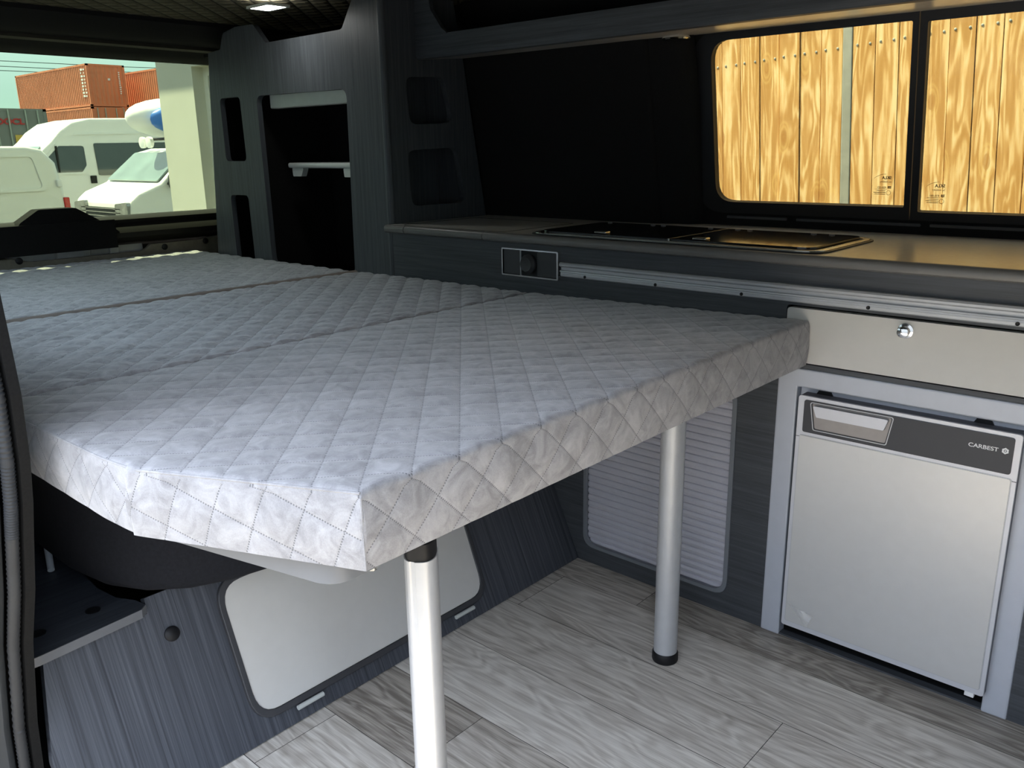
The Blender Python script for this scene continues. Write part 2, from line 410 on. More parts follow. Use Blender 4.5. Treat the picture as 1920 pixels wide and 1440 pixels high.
# roof: quilted headlining, with dark rear header
struct(panel('ceiling', [(-1.75, -1.28), (2.3, -1.28), (2.3, .42), (-1.75, .42)], XY(1.425), -.02, M['ceiling'], holes=[]))
bm = bmesh.new(); bx(bm, (-2.14, -1.32, 1.45), (2.3, .60, 1.52)); struct(obj('roof_skin', bm, M['body_paint'])).name = 'trim_6'  # roof skin; its unseen rear overhang is added to cut sun on the bed
def xprof(name, prof, y0, y1, mat, smooth=True):
    bm = bmesh.new(); a = [bm.verts.new((x, y0, z)) for x, z in prof]; b = [bm.verts.new((x, y1, z)) for x, z in prof]; n = len(prof)
    for i in range(n): bm.faces.new((a[i], a[(i + 1) % n], b[(i + 1) % n], b[i]))
    bm.faces.new(a); bm.faces.new(b[::-1]); return obj(name, bm, mat, smooth=smooth)
hd = struct(xprof('trim_2', [(-1.53, 1.44), (-1.53, 1.412), (-1.56, 1.395), (-1.60, 1.372), (-1.66, 1.362), (-1.70, 1.358), (-1.74, 1.338), (-1.78, 1.326), (-1.83, 1.322), (-1.83, 1.44)], -1.27, .40, M['header_trim']))
xprof('strip', [(-1.662, 1.372), (-1.664, 1.352), (-1.700, 1.349), (-1.708, 1.362)], -1.26, .395, M['brown_trim']).parent = hd
LWH = rrect(-1.62, .84, -.30, 1.26, .06)
# left side wall behind the door opening, and front end of the opening
struct(panel('wall_left', [(-1.86, -.1), (-.16, -.1), (-.15, .1), (-.10, .33), (.0, .56), (.04, .75), (.04, .92), (-.02, 1.2), (-.09, 1.42), (-1.86, 1.42)], (V3((0, -1.25, 0)), V3((1, 0, 0)), V3((0, 0, 1)), V3((0, -1, 0))), .021, M['carpet'], holes=[LWH]))
struct(box('trim_7', (1.45, -1.30, -.3), (2.30, -1.22, 1.45), M['carpet'], bevel=.01))
struct(box('trim_11', (-.15, -1.31, 1.20), (1.45, -1.20, 1.44), M['carpet'], bevel=.02))
struct(box('wall_front', (2.26, -1.25, -.05), (2.30, .45, .80), M['seat'], bevel=0))
W5 = panel('window_5', [(-1.25, .78), (.42, .78), (.38, 1.46), (-1.22, 1.46)], YZ(2.29), .02, M['black'], holes=[[(-1.18, .84), (.36, .84), (.32, 1.40), (-1.16, 1.40)]]); struct(W5)
panel('glass', [(-1.20, .82), (.38, .82), (.34, 1.42), (-1.18, 1.42)], YZ(2.283), .005, M['front_glass'], W5)
# rear panel with window, tailgate
def TGF(d): return (V3((-1.85 - .8 * .19 - d, 0, 0)), V3((0, 1, 0)), V3((.19, 0, 1)), V3((-1, 0, .19)).normalized())
hole = rpoly([(-1.12, .775), (.36, .775), (.36, 1.335), (-1.12, 1.335)], .05)
struct(panel('wall_rear', [(-1.30, -.1), (.55, -.1), (.55, 1.47), (-1.30, 1.47)], TGF(.02), .05, M['tail_felt'], holes=[hole]))
W3 = panel('window_3', rrect(-1.17, .74, .42, 1.37, .06), TGF(.055), .006, M['black'], holes=[rrect(-1.13, .765, .38, 1.34, .05)]); struct(W3)
panel('glass', rrect(-1.14, .755, .39, 1.35, .05), TGF(.060), .004, M['rear_glass'], W3)
# inside cover of the tailgate: rolled ledge, wiper motor hump, taupe sill cover with clips
D1 = struct(xprof('door_1', [(-1.86, .808), (-1.835, .806), (-1.815, .795), (-1.818, .782), (-1.80, .77), (-1.785, .752), (-1.787, .735), (-1.80, .722), (-1.815, .71), (-1.86, .70)], -1.2, .35, M['tail_felt']))
bm = bmesh.new(); prism(bm, rpoly([(-.60, .75), (-.585, .805), (-.52, .846), (-.405, .846), (-.35, .812), (-.30, .78), (-.26, .75)], [0, .03, .02, .02, .03, .03, 0]), [], (V3((-1.79, 0, 0)), V3((0, 1, 0)), V3((0, 0, 1)), V3((-1, 0, 0))), .06)
bx(bm, (-1.86, -.80, .705), (-1.782, -.285, .80))
obj('wiper_cover', bm, M['carpet'], D1, bevel=.008)
bm = bmesh.new(); bx(bm, (-1.86, -.62, .64), (-1.825, -.18, .715)); lathe(bm, [(.06, 0), (.055, .01), (.03, .016), (0, .016)], (-1.826, -.42, .70), (1, 0, 0)); bx(bm, (-1.83, -.30, .66), (-1.815, -.27, .72)); 
obj('latch_plate', bm, M['bare_metal'], D1, bevel=.003)
tz = [(-1.25, .704), (-.62, .699), (-.595, .690), (-.56, .683), (-.20, .683), (-.18, .692), (-.165, .704), (.02, .705), (.10, .715), (.30, .72)]
bm = bmesh.new(); prism(bm, [(-1.25, .55)] + tz + [(.30, .55)], [], (V3((-1.795, 0, 0)), V3((0, 1, 0)), V3((0, 0, 1)), V3((-1, 0, 0))), .02)
obj('sill_cover', bm, M['sill_cover'], D1, bevel=.004)
for y, z in ((-.60, .690), (-.115, .690), (.045, .697)):
    latheobj('clip', [(.011, 0), (.011, .003), (.007, .006), (0, .006)], (-1.796, y, z), (1, 0, 0), M['black'], D1)

# door pillar with ridged rubber seal at the near left edge
PL = [(x + .013, z) for x, z in [(-.02, 1.36), (.03, 1.22), (.066, 1.1), (.092, .95), (.106, .814), (.112, .745), (.102, .661), (.085, .60), (.066, .553), (.03, .46), (-.022, .359), (-.075, .2), (-.088, .112), (-.10, -.02)]]
def dens(pts, k):
    out = []
    for (a, b), (c, d) in zip(pts, pts[1:]):
        for i in range(k): u = i / k; out.append((a + (c - a) * u, b + (d - b) * u))
    out.append(pts[-1]); return out
dp = dens(PL, 24)
bm = bmesh.new()
pts = [V3((x - .012, -1.266, z)) for x, z in dp]
tube(bm, pts, [.0085 if i % 2 else .0072 for i in range(len(pts))], 10, up=V3((0, 1, 0)))
sl = obj('trim_3', bm, M['seal'], smooth=True); struct(sl)
PO = [V3((x, z)) for x, z in PL]
struct(panel('trim_4', [(x - .019, z) for x, z in PL] + [(-1.9, -.02), (-1.9, 1.36)], (V3((0, -1.272, 0)), V3((1, 0, 0)), V3((0, 0, 1)), V3((0, -1, 0))), .055, M['pillar_paint'], bevel=.012, smooth=True, holes=[LWH]))
struct(panel('trim_8', [(x - .004, z) for x, z in PL] + [(x - .10, z) for x, z in PL[::-1]], (V3((0, -1.243, 0)), V3((1, 0, 0)), V3((0, 0, 1)), V3((0, -1, 0))), .012, M['carpet']))
struct(panel('trim_9', rrect(-1.9, -.4, -.2, 1.43, .03), XZ(-1.37), .035, M['body_paint'], holes=[LWH], bevel=.006))
W4 = panel('window_4', rrect(-1.64, .82, -.28, 1.28, .07), XZ(-1.345), .012, M['black'], holes=[rrect(-1.60, .86, -.32, 1.24, .05)]); struct(W4)
panel('glass', rrect(-1.61, .85, -.31, 1.25, .05), XZ(-1.342), .004, M['left_glass'], W4)       # sliding door pushed back along the side
struct(box('trim_10', (-.20, -1.33, -.45), (1.5, -1.22, -.02), M['black'], bevel=.01))          # step sill

# ------------------------------------------------------------------ tall cabinet
tc = thing('tall_cabinet', (-1.15, .02, 0), 'tall charcoal wood-look cabinet with open shelves and cubby holes behind the bed', 'cabinet')
fo = rpoly([(-1.70, .02), (-.668, .02), (-.668, 1.42), (-.775, 1.42), (-.836, 1.338), (-1.215, 1.336), (-1.275, 1.395), (-1.378, 1.397), (-1.455, 1.385), (-1.478, 1.338), (-1.556, 1.333)], [0, 0, 0, 0, .02, .006, .02, .02, .02, .01, 0])
SL = lambda x0, z0, x1, z1: rpoly([(x0 - .002, z0), (x1 + .002, z0), (x1 - .005, z1), (x0 - .005, z1)], .018)
holes = [rpoly([(-1.285, .655), (-.846, .655), (-.832, 1.182), (-1.292, 1.186)], .028), SL(-1.508, .986, -1.385, 1.188), SL(-1.501, .62, -1.390, .875)]
panel('front_panel', fo, XZ(0), .018, M['lam_v'], tc, holes=holes, bevel=.0015)
tubeobj('corner_post', [(-.676, .009, .02), (-.676, .009, 1.42)], .0115, M['lam_v'], tc, n=16)
so = [(.010, .02), (.47, .02), (.385, .814), (.302, 1.268), (.27, 1.42), (.010, 1.42)]
panel('side_panel', so, YZ(-.666), .018, M['lam_v'], tc, holes=[rpoly([(.080, .859), (.296, .857), (.264, 1.018), (.071, 1.012)], .028), rpoly([(.086, 1.082), (.256, 1.088), (.220, 1.213), (.074, 1.207)], .028)], bevel=.0015)
for z0, z1, y1 in ((.84, 1.035, .31), (1.065, 1.23, .27)):
    bm = bmesh.new()
    bx(bm, (-.80, .055, z0), (-.79, y1, z1)); bx(bm, (-.80, .055, z0), (-.685, y1, z0 + .008)); bx(bm, (-.80, .055, z1 - .008), (-.685, y1, z1)); bx(bm, (-.80, .05, z0), (-.685, .058, z1)); bx(bm, (-.80, y1 - .008, z0), (-.685, y1, z1))
    obj('cubby_box', bm, M['lam_v'], tc)
bm = bmesh.new(); prism(bm, [(-1.69, .02), (-1.552, 1.33), (-1.545, 1.33), (-1.68, .02)], [], XZ(.019), .32); bx(bm, (-1.345, .02, .60), (-1.33, .34, 1.33)); bx(bm, (-.83, .02, .60), (-.815, .32, 1.33)); bx(bm, (-1.345, .30, .6), (-.815, .315, 1.33)); bx(bm, (-1.56, .30, .02), (-1.345, .315, 1.30)); bx(bm, (-1.345, .02, .60), (-.815, .32, .612)); bx(bm, (-1.62, .02, 1.325), (-.70, .30, 1.335))
obj('inner_lining', bm, M['carpet'], tc)
sh = box('shelf', (-1.255, .07, .962), (-.835, .29, .979), M['alu_pale'], tc, bevel=.006, seg=3)
for x in (-1.235, -.965):
    panel('shelf_bracket', rpoly([(x, .936), (x + .045, .936), (x + .06, .962), (x - .003, .962)], .004), XZ(.075), .02, M['alu_pale'], sh)
box('blind_case', (-1.262, .028, 1.146), (-.834, .06, 1.19), M['alu_pale'], tc, bevel=.004)

# ------------------------------------------------------------------ kitchen unit
ku = thing('kitchen_cabinet', (.45, .02, 0), 'low charcoal wood-look kitchen cabinet along the window wall', 'cabinet')
panel('front_panel', [(-.664, .0), (1.75, .0), (1.75, .792), (-.664, .792)], XZ(0), .018, M['lam_h'], ku,
      holes=[rrect(.022, .052, .404, .52, .03), rrect(.500, .004, .971, .588, .002, 1), rrect(.503, .599, 1.0, .713, .008)], bevel=0)
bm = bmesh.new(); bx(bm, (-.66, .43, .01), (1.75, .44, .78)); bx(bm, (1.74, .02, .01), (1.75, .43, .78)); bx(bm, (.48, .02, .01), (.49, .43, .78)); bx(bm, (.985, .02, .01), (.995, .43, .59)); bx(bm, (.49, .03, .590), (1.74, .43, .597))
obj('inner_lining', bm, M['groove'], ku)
# roller shutter: rounded frame and slats
panel('shutter_frame', rrect(.014, .044, .412, .528, .036), XZ(-.004), .008, M['frame_mid'], ku, holes=[rrect(.024, .054, .402, .518, .03)], bevel=.002)
bm = bmesh.new(); n = 28; z0, z1 = .046, .525; st = (z1 - z0) / n; prof = []
for i in range(n):
    b = z0 + i * st
    prof += [(.0105, b), (.0075, b + st * .12), (.006, b + st * .5), (.0075, b + st * .88), (.0105, b + st)]
a = [bm.verts.new((.018, y, z)) for y, z in prof]; c = [bm.verts.new((.408, y, z)) for y, z in prof]
for i in range(len(prof) - 1): bm.faces.new((a[i], a[i + 1], c[i + 1], c[i]))
obj('roller_shutter', bm, M['shutter'], ku)
# frame round the fridge bay
panel('bay_frame', [(.497, .0), (.538, .0), (.538, .553), (.931, .553), (.931, .0), (.973, .0), (.973, .590), (.497, .590)], XZ(-.004), .03, M['alu_frame'], ku, bevel=.003)
box('bay_strip', (.539, .012, .528), (.931, .02, .551), M['alu_frame'], ku, bevel=.002)
bm = bmesh.new()
for x in (.588, .868): panel('catch', [(x - .016, .5415), (x + .016, .5415), (x + .012, .5485), (x - .012, .5485)], XZ(.0085), .006, M['black'], ku)
dr = panel('drawer', rrect(.507, .603, .997, .709, .007), XZ(-.006), .018, M['white_lam'], ku, bevel=.0015)
latheobj('knob', [(.0135, 0), (.0135, .003), (.009, .0045), (.007, .010), (.0105, .0145), (.0095, .0185), (.005, .0205), (0, .021)], (.728, -.006, .690), (0, -1, 0), M['chrome'], dr, 28)
# worktop
wt = thing('worktop', (.45, .2, .79), 'grey worktop with a rounded front edge along the top of the kitchen cabinet', 'worktop')
yb = lambda x: .392 if x < -.05 else .452
top = [(-.655, -.018), (1.75, -.018), (1.75, .452), (.06, .452), (-.03, .405), (-.06, .388), (-.655, .385)]
panel('slab', top, XY(.814), .022, M['worktop'], wt)
bm = bmesh.new()
for a, b in ((-.662, -.583), (-.5805, -.2875), (-.285, 1.75)):
    pr = [(-.018, .8142), (-.026, .8138), (-.031, .810), (-.033, .803), (-.031, .796), (-.026, .7925), (-.018, .792)]
    A = [bm.verts.new((a, y, z)) for y, z in pr]; B = [bm.verts.new((b, y, z)) for y, z in pr]
    for i in range(len(pr) - 1): bm.faces.new((A[i], A[i + 1], B[i + 1], B[i]))
    bm.faces.new(A); bm.faces.new(B[::-1])
obj('front_edge', bm, M['worktop_edge'], wt, smooth=True)
bm = bmesh.new()
prism(bm, rrect(-.615, -.010, -.235, .285, .02), [rrect(-.612, -.007, -.238, .282, .018)], XY(.8146), .003)
obj('flap_groove', bm, M['groove'], wt)
# sink and hob with glass lids
hb = thing('hob_and_sink', (.2, .14, .815), 'steel rimmed hob and sink with two smoked glass lids let into the worktop', 'hob')
panel('rim', rrect(-.150, -.012, .562, .288, .045), XY(.8195), .005, M['steel'], hb, holes=[rrect(-.137, .001, .549, .275, .036)], bevel=.002)
panel('rim_gasket', rrect(-.157, -.017, .568, .294, .05), XY(.8168), .002, M['black'], hb)
gl = panel('glass_lid', rpoly([(-.130, .006), (.227, .006), (.227, .270), (-.130, .270)], [.03, .003, .003, .03]), XY(.8235), .006, M['hob_glass'], hb, bevel=.001)
gr = panel('glass_lid', rpoly([(.232, .006), (.542, .006), (.542, .270), (.232, .270)], [.003, .03, .03, .003]), XY(.8235), .006, M['hob_glass'], hb, bevel=.001)
panel('lid_seam', [(.2275, .004), (.2315, .004), (.2315, .272), (.2275, .272)], XY(.8240), .005, M['steel'], hb)
for par, x in ((gl, .045), (gr, .298)):
    box('lid_clip', (x - .016, .010, .8236), (x + .016, .030, .8285), M['steel'], par, bevel=.002)
for par, xs in ((gl, (-.10, .03, .06, .19)), (gr, (.26, .29, .44, .48))):
    for x in xs: latheobj('hinge_dot', [(.006, 0), (.006, .002), (0, .003)], (x, .255, .8236), (0, 0, 1), M['edge_grey'], par, 12)
# socket panel
sp = thing('socket_panel', (-.15, -.004, .71), 'chrome edged black socket panel with a round power socket, left of the rail', 'socket')
panel('plate', rrect(-.238, .7115, -.063, .7745, .003), XZ(-.006), .008, M['black'], sp, bevel=.001)
panel('surround', rrect(-.240, .709, -.060, .777, .004), XZ(-.011), .010, M['chrome'], sp, holes=[rrect(-.2365, .7125, -.0645, .7735, .002)], bevel=.001)
panel('divider', rrect(-.1805, .712, -.178, .774, .0005, 1), XZ(-.0095), .004, M['alu'], sp)
panel('blank_plate', rrect(-.234, .7145, -.1825, .7715, .002), XZ(-.0085), .003, M['fridge_dark'], sp)
panel('blank_plate', rrect(-.126, .7145, -.067, .7715, .002), XZ(-.0085), .003, M['fridge_dark'], sp)
latheobj('power_socket', [(.023, 0), (.023, .006), (.019, .011), (.017, .014), (.014, .013), (0, .012)], (-.153, -.007, .742), (0, -1, 0), M['rubber'], sp, 32)
# rail
rl = thing('awning_rail', (.5, -.006, .72), 'long ribbed aluminium rail screwed along the kitchen front above the drawer', 'rail')
bm = bmesh.new()
pr = [(0, .7535), (-.012, .7535), (-.0145, .7500), (-.0145, .7460), (-.011, .7435), (-.006, .7420), (-.006, .7355), (-.012, .7345), (-.0125, .7320), (-.008, .7300), (-.0085, .7270), (-.009, .7265), (-.009, .7215), (-.007, .7195), (0, .7195)]
A = [bm.verts.new((-.054, y, z)) for y, z in pr]; B = [bm.verts.new((1.75, y, z)) for y, z in pr]
for i in range(len(pr)): bm.faces.new((A[i], A[(i + 1) % len(pr)], B[(i + 1) % len(pr)], B[i]))
bm.faces.new(A); bm.faces.new(B[::-1]); obj('profile', bm, M['alu'], rl)
for x in (.018, .208, .410, .66, .9, 1.2): latheobj('screw', [(.0035, 0), (.0035, .0012), (.002, .0006), (0, .0004)], (x, -.0088, .7245), (0, -1, 0), M['black'], rl, 14)

# ------------------------------------------------------------------ fridge
fg = thing('fridge', (.742, .2, 0), 'small silver built-in fridge with a charcoal top band under the drawer', 'fridge')
box('body', (.547, .022, .04), (.929, .40, .540), M['fridge_side'], fg, bevel=.003)
dF = box('door', (.550, -.018, .041), (.935, .018, .5415), M['fridge_side'], fg, bevel=.003)
panel('door_frame', rrect(.550, .041, .935, .5425, .006), XZ(-.022), .006, M['fridge_frame'], dF, bevel=.0015)
panel('door_panel', rrect(.5585, .0535, .9265, .4625, .004), XZ(-.0238), .003, M['fridge'], dF, bevel=.001)
panel('panel_rim', rrect(.557, .052, .928, .464, .005), XZ(-.0228), .002, M['alu'], dF, bevel=.0005)
for a, b in ((.5498, .5575), (.9275, .9352)): box('frame_joint', (a, -.0225, .4590), (b, -.0218, .4600), M['rubber'], dF, bevel=0)
bd = panel('control_band', rrect(.5625, .4705, .9245, .5355, .005), XZ(-.0240), .003, M['fridge_dark'], dF, bevel=.0008,
           holes=[rpoly([(.586, .4805), (.7185, .4805), (.7265, .5305), (.578, .5305)], .004)])
panel('handle_rim', rpoly([(.583, .4770), (.7215, .4770), (.7305, .5330), (.574, .5330)], .005), XZ(-.0246), .002, M['alu'], dF, holes=[rpoly([(.5845, .4785), (.7200, .4785), (.7288, .5315), (.5757, .5315)], .004)])
panel('handle_recess', rpoly([(.586, .4805), (.7185, .4805), (.7265, .5305), (.578, .5305)], .004), XZ(-.0228), .002, M['recess'], dF)
bm = bmesh.new(); prism(bm, rpoly([(.590, .506), (.7155, .506), (.7225, .5275), (.582, .5275)], .003), [], XZ(-.0300), .006)
obj('handle', bm, M['fridge_frame'], dF, bevel=.0015)
text('lettering', 'CARBEST', .0098, V3((.8555, -.0243, .5075)), (1, 0, 0), (0, 0, 1), M['print_white'], dF, xs=1.16, bold=.00012)
bm = bmesh.new(); cx, cz = .9125, .511
star = [(cx + (.0058 if k % 2 else .0048) * math.cos(k * math.pi / 6), cz + (.0058 if k % 2 else .0048) * math.sin(k * math.pi / 6)) for k in range(12)]
prism(bm, star, [rpoly([(cx + .0026 * math.cos(k * 1.047), cz + .0026 * math.sin(k * 1.047)) for k in range(6)], .0003, 2)], XZ(-.0245), .0006)
prism(bm, [(cx - .0012, cz - .0012), (cx + .0012, cz - .0012), (cx + .0012, cz + .0012), (cx - .0012, cz + .0012)], [], XZ(-.0245), .0006)
obj('emblem', bm, M['print_white'], dF)
box('foot', (.903, -.016, .028), (.919, -.002, .043), M['print_white'], fg, bevel=.001)
box('foot', (.57, .06, .0), (.60, .09, .043), M['black'], fg, bevel=.001)
# corner of protective film lifting off the door
bm = bmesh.new(); rng = random.Random(5); N = 9
e0, e1, tip = V3((.561, -.0245, .102)), V3((.606, -.0245, .0555)), V3((.620, -.036, .090))
grid = {}
for i in range(N + 1):
    for j in range(N + 1 - i):
        u, v = i / N, j / N; p = e0 * (1 - u - v) + e1 * u + tip * v
        p.y -= .007 * math.sin(math.pi * min(1, v + .15)) + rng.uniform(0, .0028); grid[i, j] = bm.verts.new(p)
for i in range(N):
    for j in range(N - i):
        bm.faces.new((grid[i, j], grid[i + 1, j], grid[i, j + 1]))
        if i + j < N - 1: bm.faces.new((grid[i + 1, j], grid[i + 1, j + 1], grid[i, j + 1]))
obj('protective_film', bm, M['film'], dF, smooth=True)

# ------------------------------------------------------------------ overhead locker
ol = thing('overhead_locker', (.4, .25, 1.25), 'charcoal overhead storage shelf running along above the window', 'locker')
bm = bmesh.new()
pr = [(.128, 1.312), (.118, 1.312), (.1165, 1.296), (.119, 1.285), (.1165, 1.272), (.117, 1.262), (.121, 1.254), (.132, 1.2525), (.132, 1.262)]
A = [bm.verts.new((-.664, y, z)) for y, z in pr]; B = [bm.verts.new((1.75, y, z)) for y, z in pr]
for i in range(len(pr)): bm.faces.new((A[i], A[(i + 1) % len(pr)], B[(i + 1) % len(pr)], B[i]))
bm.faces.new(A); bm.faces.new(B[::-1]); obj('fascia', bm, M['lam_h'], ol, smooth=True)
bm = bmesh.new(); vs = [bm.verts.new(p) for p in ((-.664, .125, 1.2535), (1.75, .125, 1.2535), (1.75, .372, 1.264), (-.664, .372, 1.2735), (-.664, .125, 1.262), (1.75, .125, 1.262), (1.75, .370, 1.272), (-.664, .370, 1.282))]
for f in ((0, 1, 2, 3), (4, 5, 6, 7), (0, 1, 5, 4), (3, 2, 6, 7), (0, 3, 7, 4), (1, 2, 6, 5)): bm.faces.new([vs[i] for i in f])
obj('underside', bm, M['worktop'], ol)
bm = bmesh.new(); prism(bm, rpoly([(-.664, 1.30), (-.535, 1.309), (-.56, 1.325), (-.60, 1.375), (-.61, 1.42), (-.664, 1.42)], [0, .01, .02, .02, .0, 0]), [], XZ(.117), .014)
obj('end_bracket', bm, M['lam_h'], ol, bevel=.002)
obj_b = box('back_lining', (-.664, .30, 1.285), (1.75, .31, 1.42), M['carpet'], ol, bevel=0)
dl = thing('recessed_spotlight', (.054, .294, 1.262), 'small round chrome spotlight set into the underside of the overhead shelf', 'lamp')
latheobj('bezel', [(.020, .004), (.031, .002), (.034, -.003), (.031, -.006), (.024, -.005), (.020, -.002)], (.054, .294, 1.2605), (0, 0, 1), M['chrome'], dl, 28)
latheobj('lens', [(.0205, 0), (.02, -.001), (0, -.002)], (.054, .294, 1.2605), (0, 0, 1), M['hob_glass'], dl, 24)

# ceiling lamp (switched on)
cl = thing('ceiling_lamp', (-1.0, -.12, 1.403), 'glowing rectangular ceiling lamp in the quilted headlining', 'lamp')
panel('frame', rrect(-1.054, -.158, -.948, -.082, .006), XY(1.4045), .006, M['alu_pale'], cl, holes=[rrect(-1.045, -.150, -.957, -.090, .004)], bevel=.001)
panel('diffuser', rrect(-1.045, -.150, -.957, -.090, .004), XY(1.4025), .003, M['led'], cl)

# ------------------------------------------------------------------ bench under the bed
K = .45
BF = lambda d: (V3((d, 0, 0)), V3((0, 1, 0)), V3((-K, 0, 1)), V3((-1, 0, -K)).normalized())
bn = thing('bench_box', (-.1, -.6, 0), 'charcoal wood-look bench front leaning back under the bed, with a pale access flap', 'bench')
panel('front_panel', rpoly([(-1.238, .12), (-1.17, .003), (-.002, .003), (-.002, .292), (-1.037, .292), (-1.040, .268), (-1.206, .268)], [.03, .02, 0, 0, 0, 0, 0]), BF(0), .018, M['lam_bench'], bn)
dpts = [(-.862, .056), (-.345, .052), (-.300, .275), (-.905, .272)]
def grow(pts, d):
    c = V3((sum(p[0] for p in pts) / 4, sum(p[1] for p in pts) / 4)); out = []
    for p in pts:
        q = V3(p) - c; out.append((p[0] + math.copysign(d, q.x), p[1] + math.copysign(d, q.y)))
    return out
dpts = [(-.915, .046), (-.338, .046), (-.328, .268), (-.912, .268)]
panel('flap_edging', rpoly(grow(dpts, .011), .05), BF(.009), .010, M['rubber'], bn, holes=[rpoly(dpts, .042)], bevel=.004, smooth=True)
fl = panel('flap', rpoly(grow(dpts, -.0005), .042), BF(.0065), .008, M['white_lam'], bn, bevel=.001)
for y in (-.817, -.411):
    O, U, V, N = BF(.012); p0 = O + U * (y - .028) + V * .031; p1 = O + U * (y + .028) + V * .031
    tubeobj('flap_catch', [p0, p1], .0046, M['alu_pale'], fl, n=12)
O, U, V, N = BF(.0); latheobj('screw_cap', [(.013, 0), (.013, .003), (.009, .006), (0, .0065)], O + U * -1.012 + V * .225, -N, M['black'], bn)
bd = thing('corner_board', (-.2, -1.13, .27), 'small charcoal wood-look shelf board in the corner beside the door pillar', 'shelf')
lo = [(-.098, -1.215), (-.112, -1.052), (-.124, -1.040), (-.150, -1.044), (-.185, -1.062), (-.24, -1.069), (-.49, -1.048), (-.70, -1.03), (-.70, -1.235), (-.10, -1.235)]
panel('board', lo, XY(.285), .014, M['lam_board'], bd)
panel('edge_band', [(-.0965, -1.235), (-.0965, -1.215), (-.110, -1.052), (-.122, -1.0385), (-.1235, -1.040), (-.1115, -1.0535), (-.099, -1.215), (-.099, -1.235)], XY(.2855), .0155, M['edge_grey'], bd)
for x, y in ((-.171, -1.106), (-.166, -1.193)):
    latheobj('screw_hole', [(.012, 0), (.012, .001), (0, .0012)], (x, y, .2851), (0, 0, 1), M['black'], bd, 18)
st = thing('seat_cushion', (-.4, -.7, .30), 'bulging black seat squab under the bed behind the shelf board', 'seat')
bm = bmesh.new(); nx, ny = 26, 22
def sq(u, p): return math.copysign(abs(u) ** p, u)
rows = []
for i in range(ny + 1):
    a = -math.pi / 2 + math.pi * i / ny
    rows.append([bm.verts.new((-.40 + .385 * sq(math.cos(a), .22) * sq(math.cos(2 * math.pi * j / nx), .5), -.66 + .455 * (1 + .12 * math.sin(a)) * sq(math.cos(a), .22) * sq(math.sin(2 * math.pi * j / nx), .6), .425 + .136 * sq(math.sin(a), .22))) for j in range(nx)])
for r0, r1 in zip(rows, rows[1:]):
    for j in range(nx): bm.faces.new((r0[j], r0[(j + 1) % nx], r1[(j + 1) % nx], r1[j]))
bmesh.ops.remove_doubles(bm, verts=bm.verts, dist=1e-4)
obj('squab', bm, M['seat'], st, smooth=True)
tubeobj('seam', [(-.03 + .0 * k, -1.03 + .06 * k, .50 - .0 * k) for k in range(8)], .003, M['black'], st, n=8)
tag(tubeobj('seat_strut', [(-.52, -1.05, .40), (-.36, -1.10, .292)], .006, M['alu'], loc=(-.4, -1.07, .3)), 'short thin metal strut leaning on the shelf board beside the black squab', 'strut')

# ------------------------------------------------------------------ bed table with two legs
bt = thing('bed_table', (.3, -.6, 0), 'grey edged table board on two silver legs carrying the front mattress', 'table')
to = rpoly([(-.10, -.03), (-.10, -1.05), (.09, -1.10), (.185, -1.165), (.500, -1.091), (.494, -.95), (.494, -.03)], [.02, .03, .05, .03, .035, .05, .02])
panel('tabletop', to, XY(.5985), .0365, M['table_edge'], bt, bevel=.004, smooth=True)
# rear leg, round
L1 = latheobj('leg', [(.0235, .022), (.0235, .562)], (.402, -.238, 0), (0, 0, 1), M['alu'], bt, 40)
latheobj('foot_ring', [(.0255, 0.001), (.0265, .004), (.0262, .018), (.024, .022)], (.402, -.238, 0), (0, 0, 1), M['black'], L1, 40)
# front leg, flat oval section with a groove down its side
bm = bmesh.new(); c0 = V3((.4755, -.946, 0)); ax = V3((.75, .66, 0)).normalized(); bx_ = V3((-.66, .75, 0)).normalized()
sec = []
for k in range(48):
    a = 2 * math.pi * k / 48; r1, r2 = .0205, .0275
    p = (r1 * sq(math.cos(a), .8), r2 * sq(math.sin(a), .8))
    sec.append(p)
pts = []
for (u, v) in sec:
    s_ = 1.0
    if v < 0 and abs(u + .0085) < .0022: v += .0022
    pts.append((u, v))
A = [bm.verts.new(c0 + ax * u + bx_ * v + V3((0, 0, .02))) for u, v in pts]; B = [bm.verts.new(c0 + ax * u + bx_ * v + V3((0, 0, .540))) for u, v in pts]
for i in range(48): bm.faces.new((A[i], A[(i + 1) % 48], B[(i + 1) % 48], B[i]))
bm.faces.new(A); bm.faces.new(B[::-1]); L2 = obj('leg', bm, M['alu'], bt, smooth=True)
def ovalcap(name, z0, z1, s):
    bm = bmesh.new(); A = [bm.verts.new(c0 + ax * u * s + bx_ * v * s + V3((0, 0, z0))) for u, v in sec]; B = [bm.verts.new(c0 + ax * u * s + bx_ * v * s + V3((0, 0, z1))) for u, v in sec]
    for i in range(48): bm.faces.new((A[i], A[(i + 1) % 48], B[(i + 1) % 48], B[i]))
    bm.faces.new(A); bm.faces.new(B[::-1]); return obj(name, bm, M['black'], L2, smooth=True)
ovalcap('leg_cap', .540, .562, .94); ovalcap('foot_ring', .001, .020, 1.06)
latheobj('screw', [(.006, 0), (.006, .006), (.003, .008), (0, .008)], (.487, -1.03, .562), (0, 0, -1), M['steel'], bt, 14)

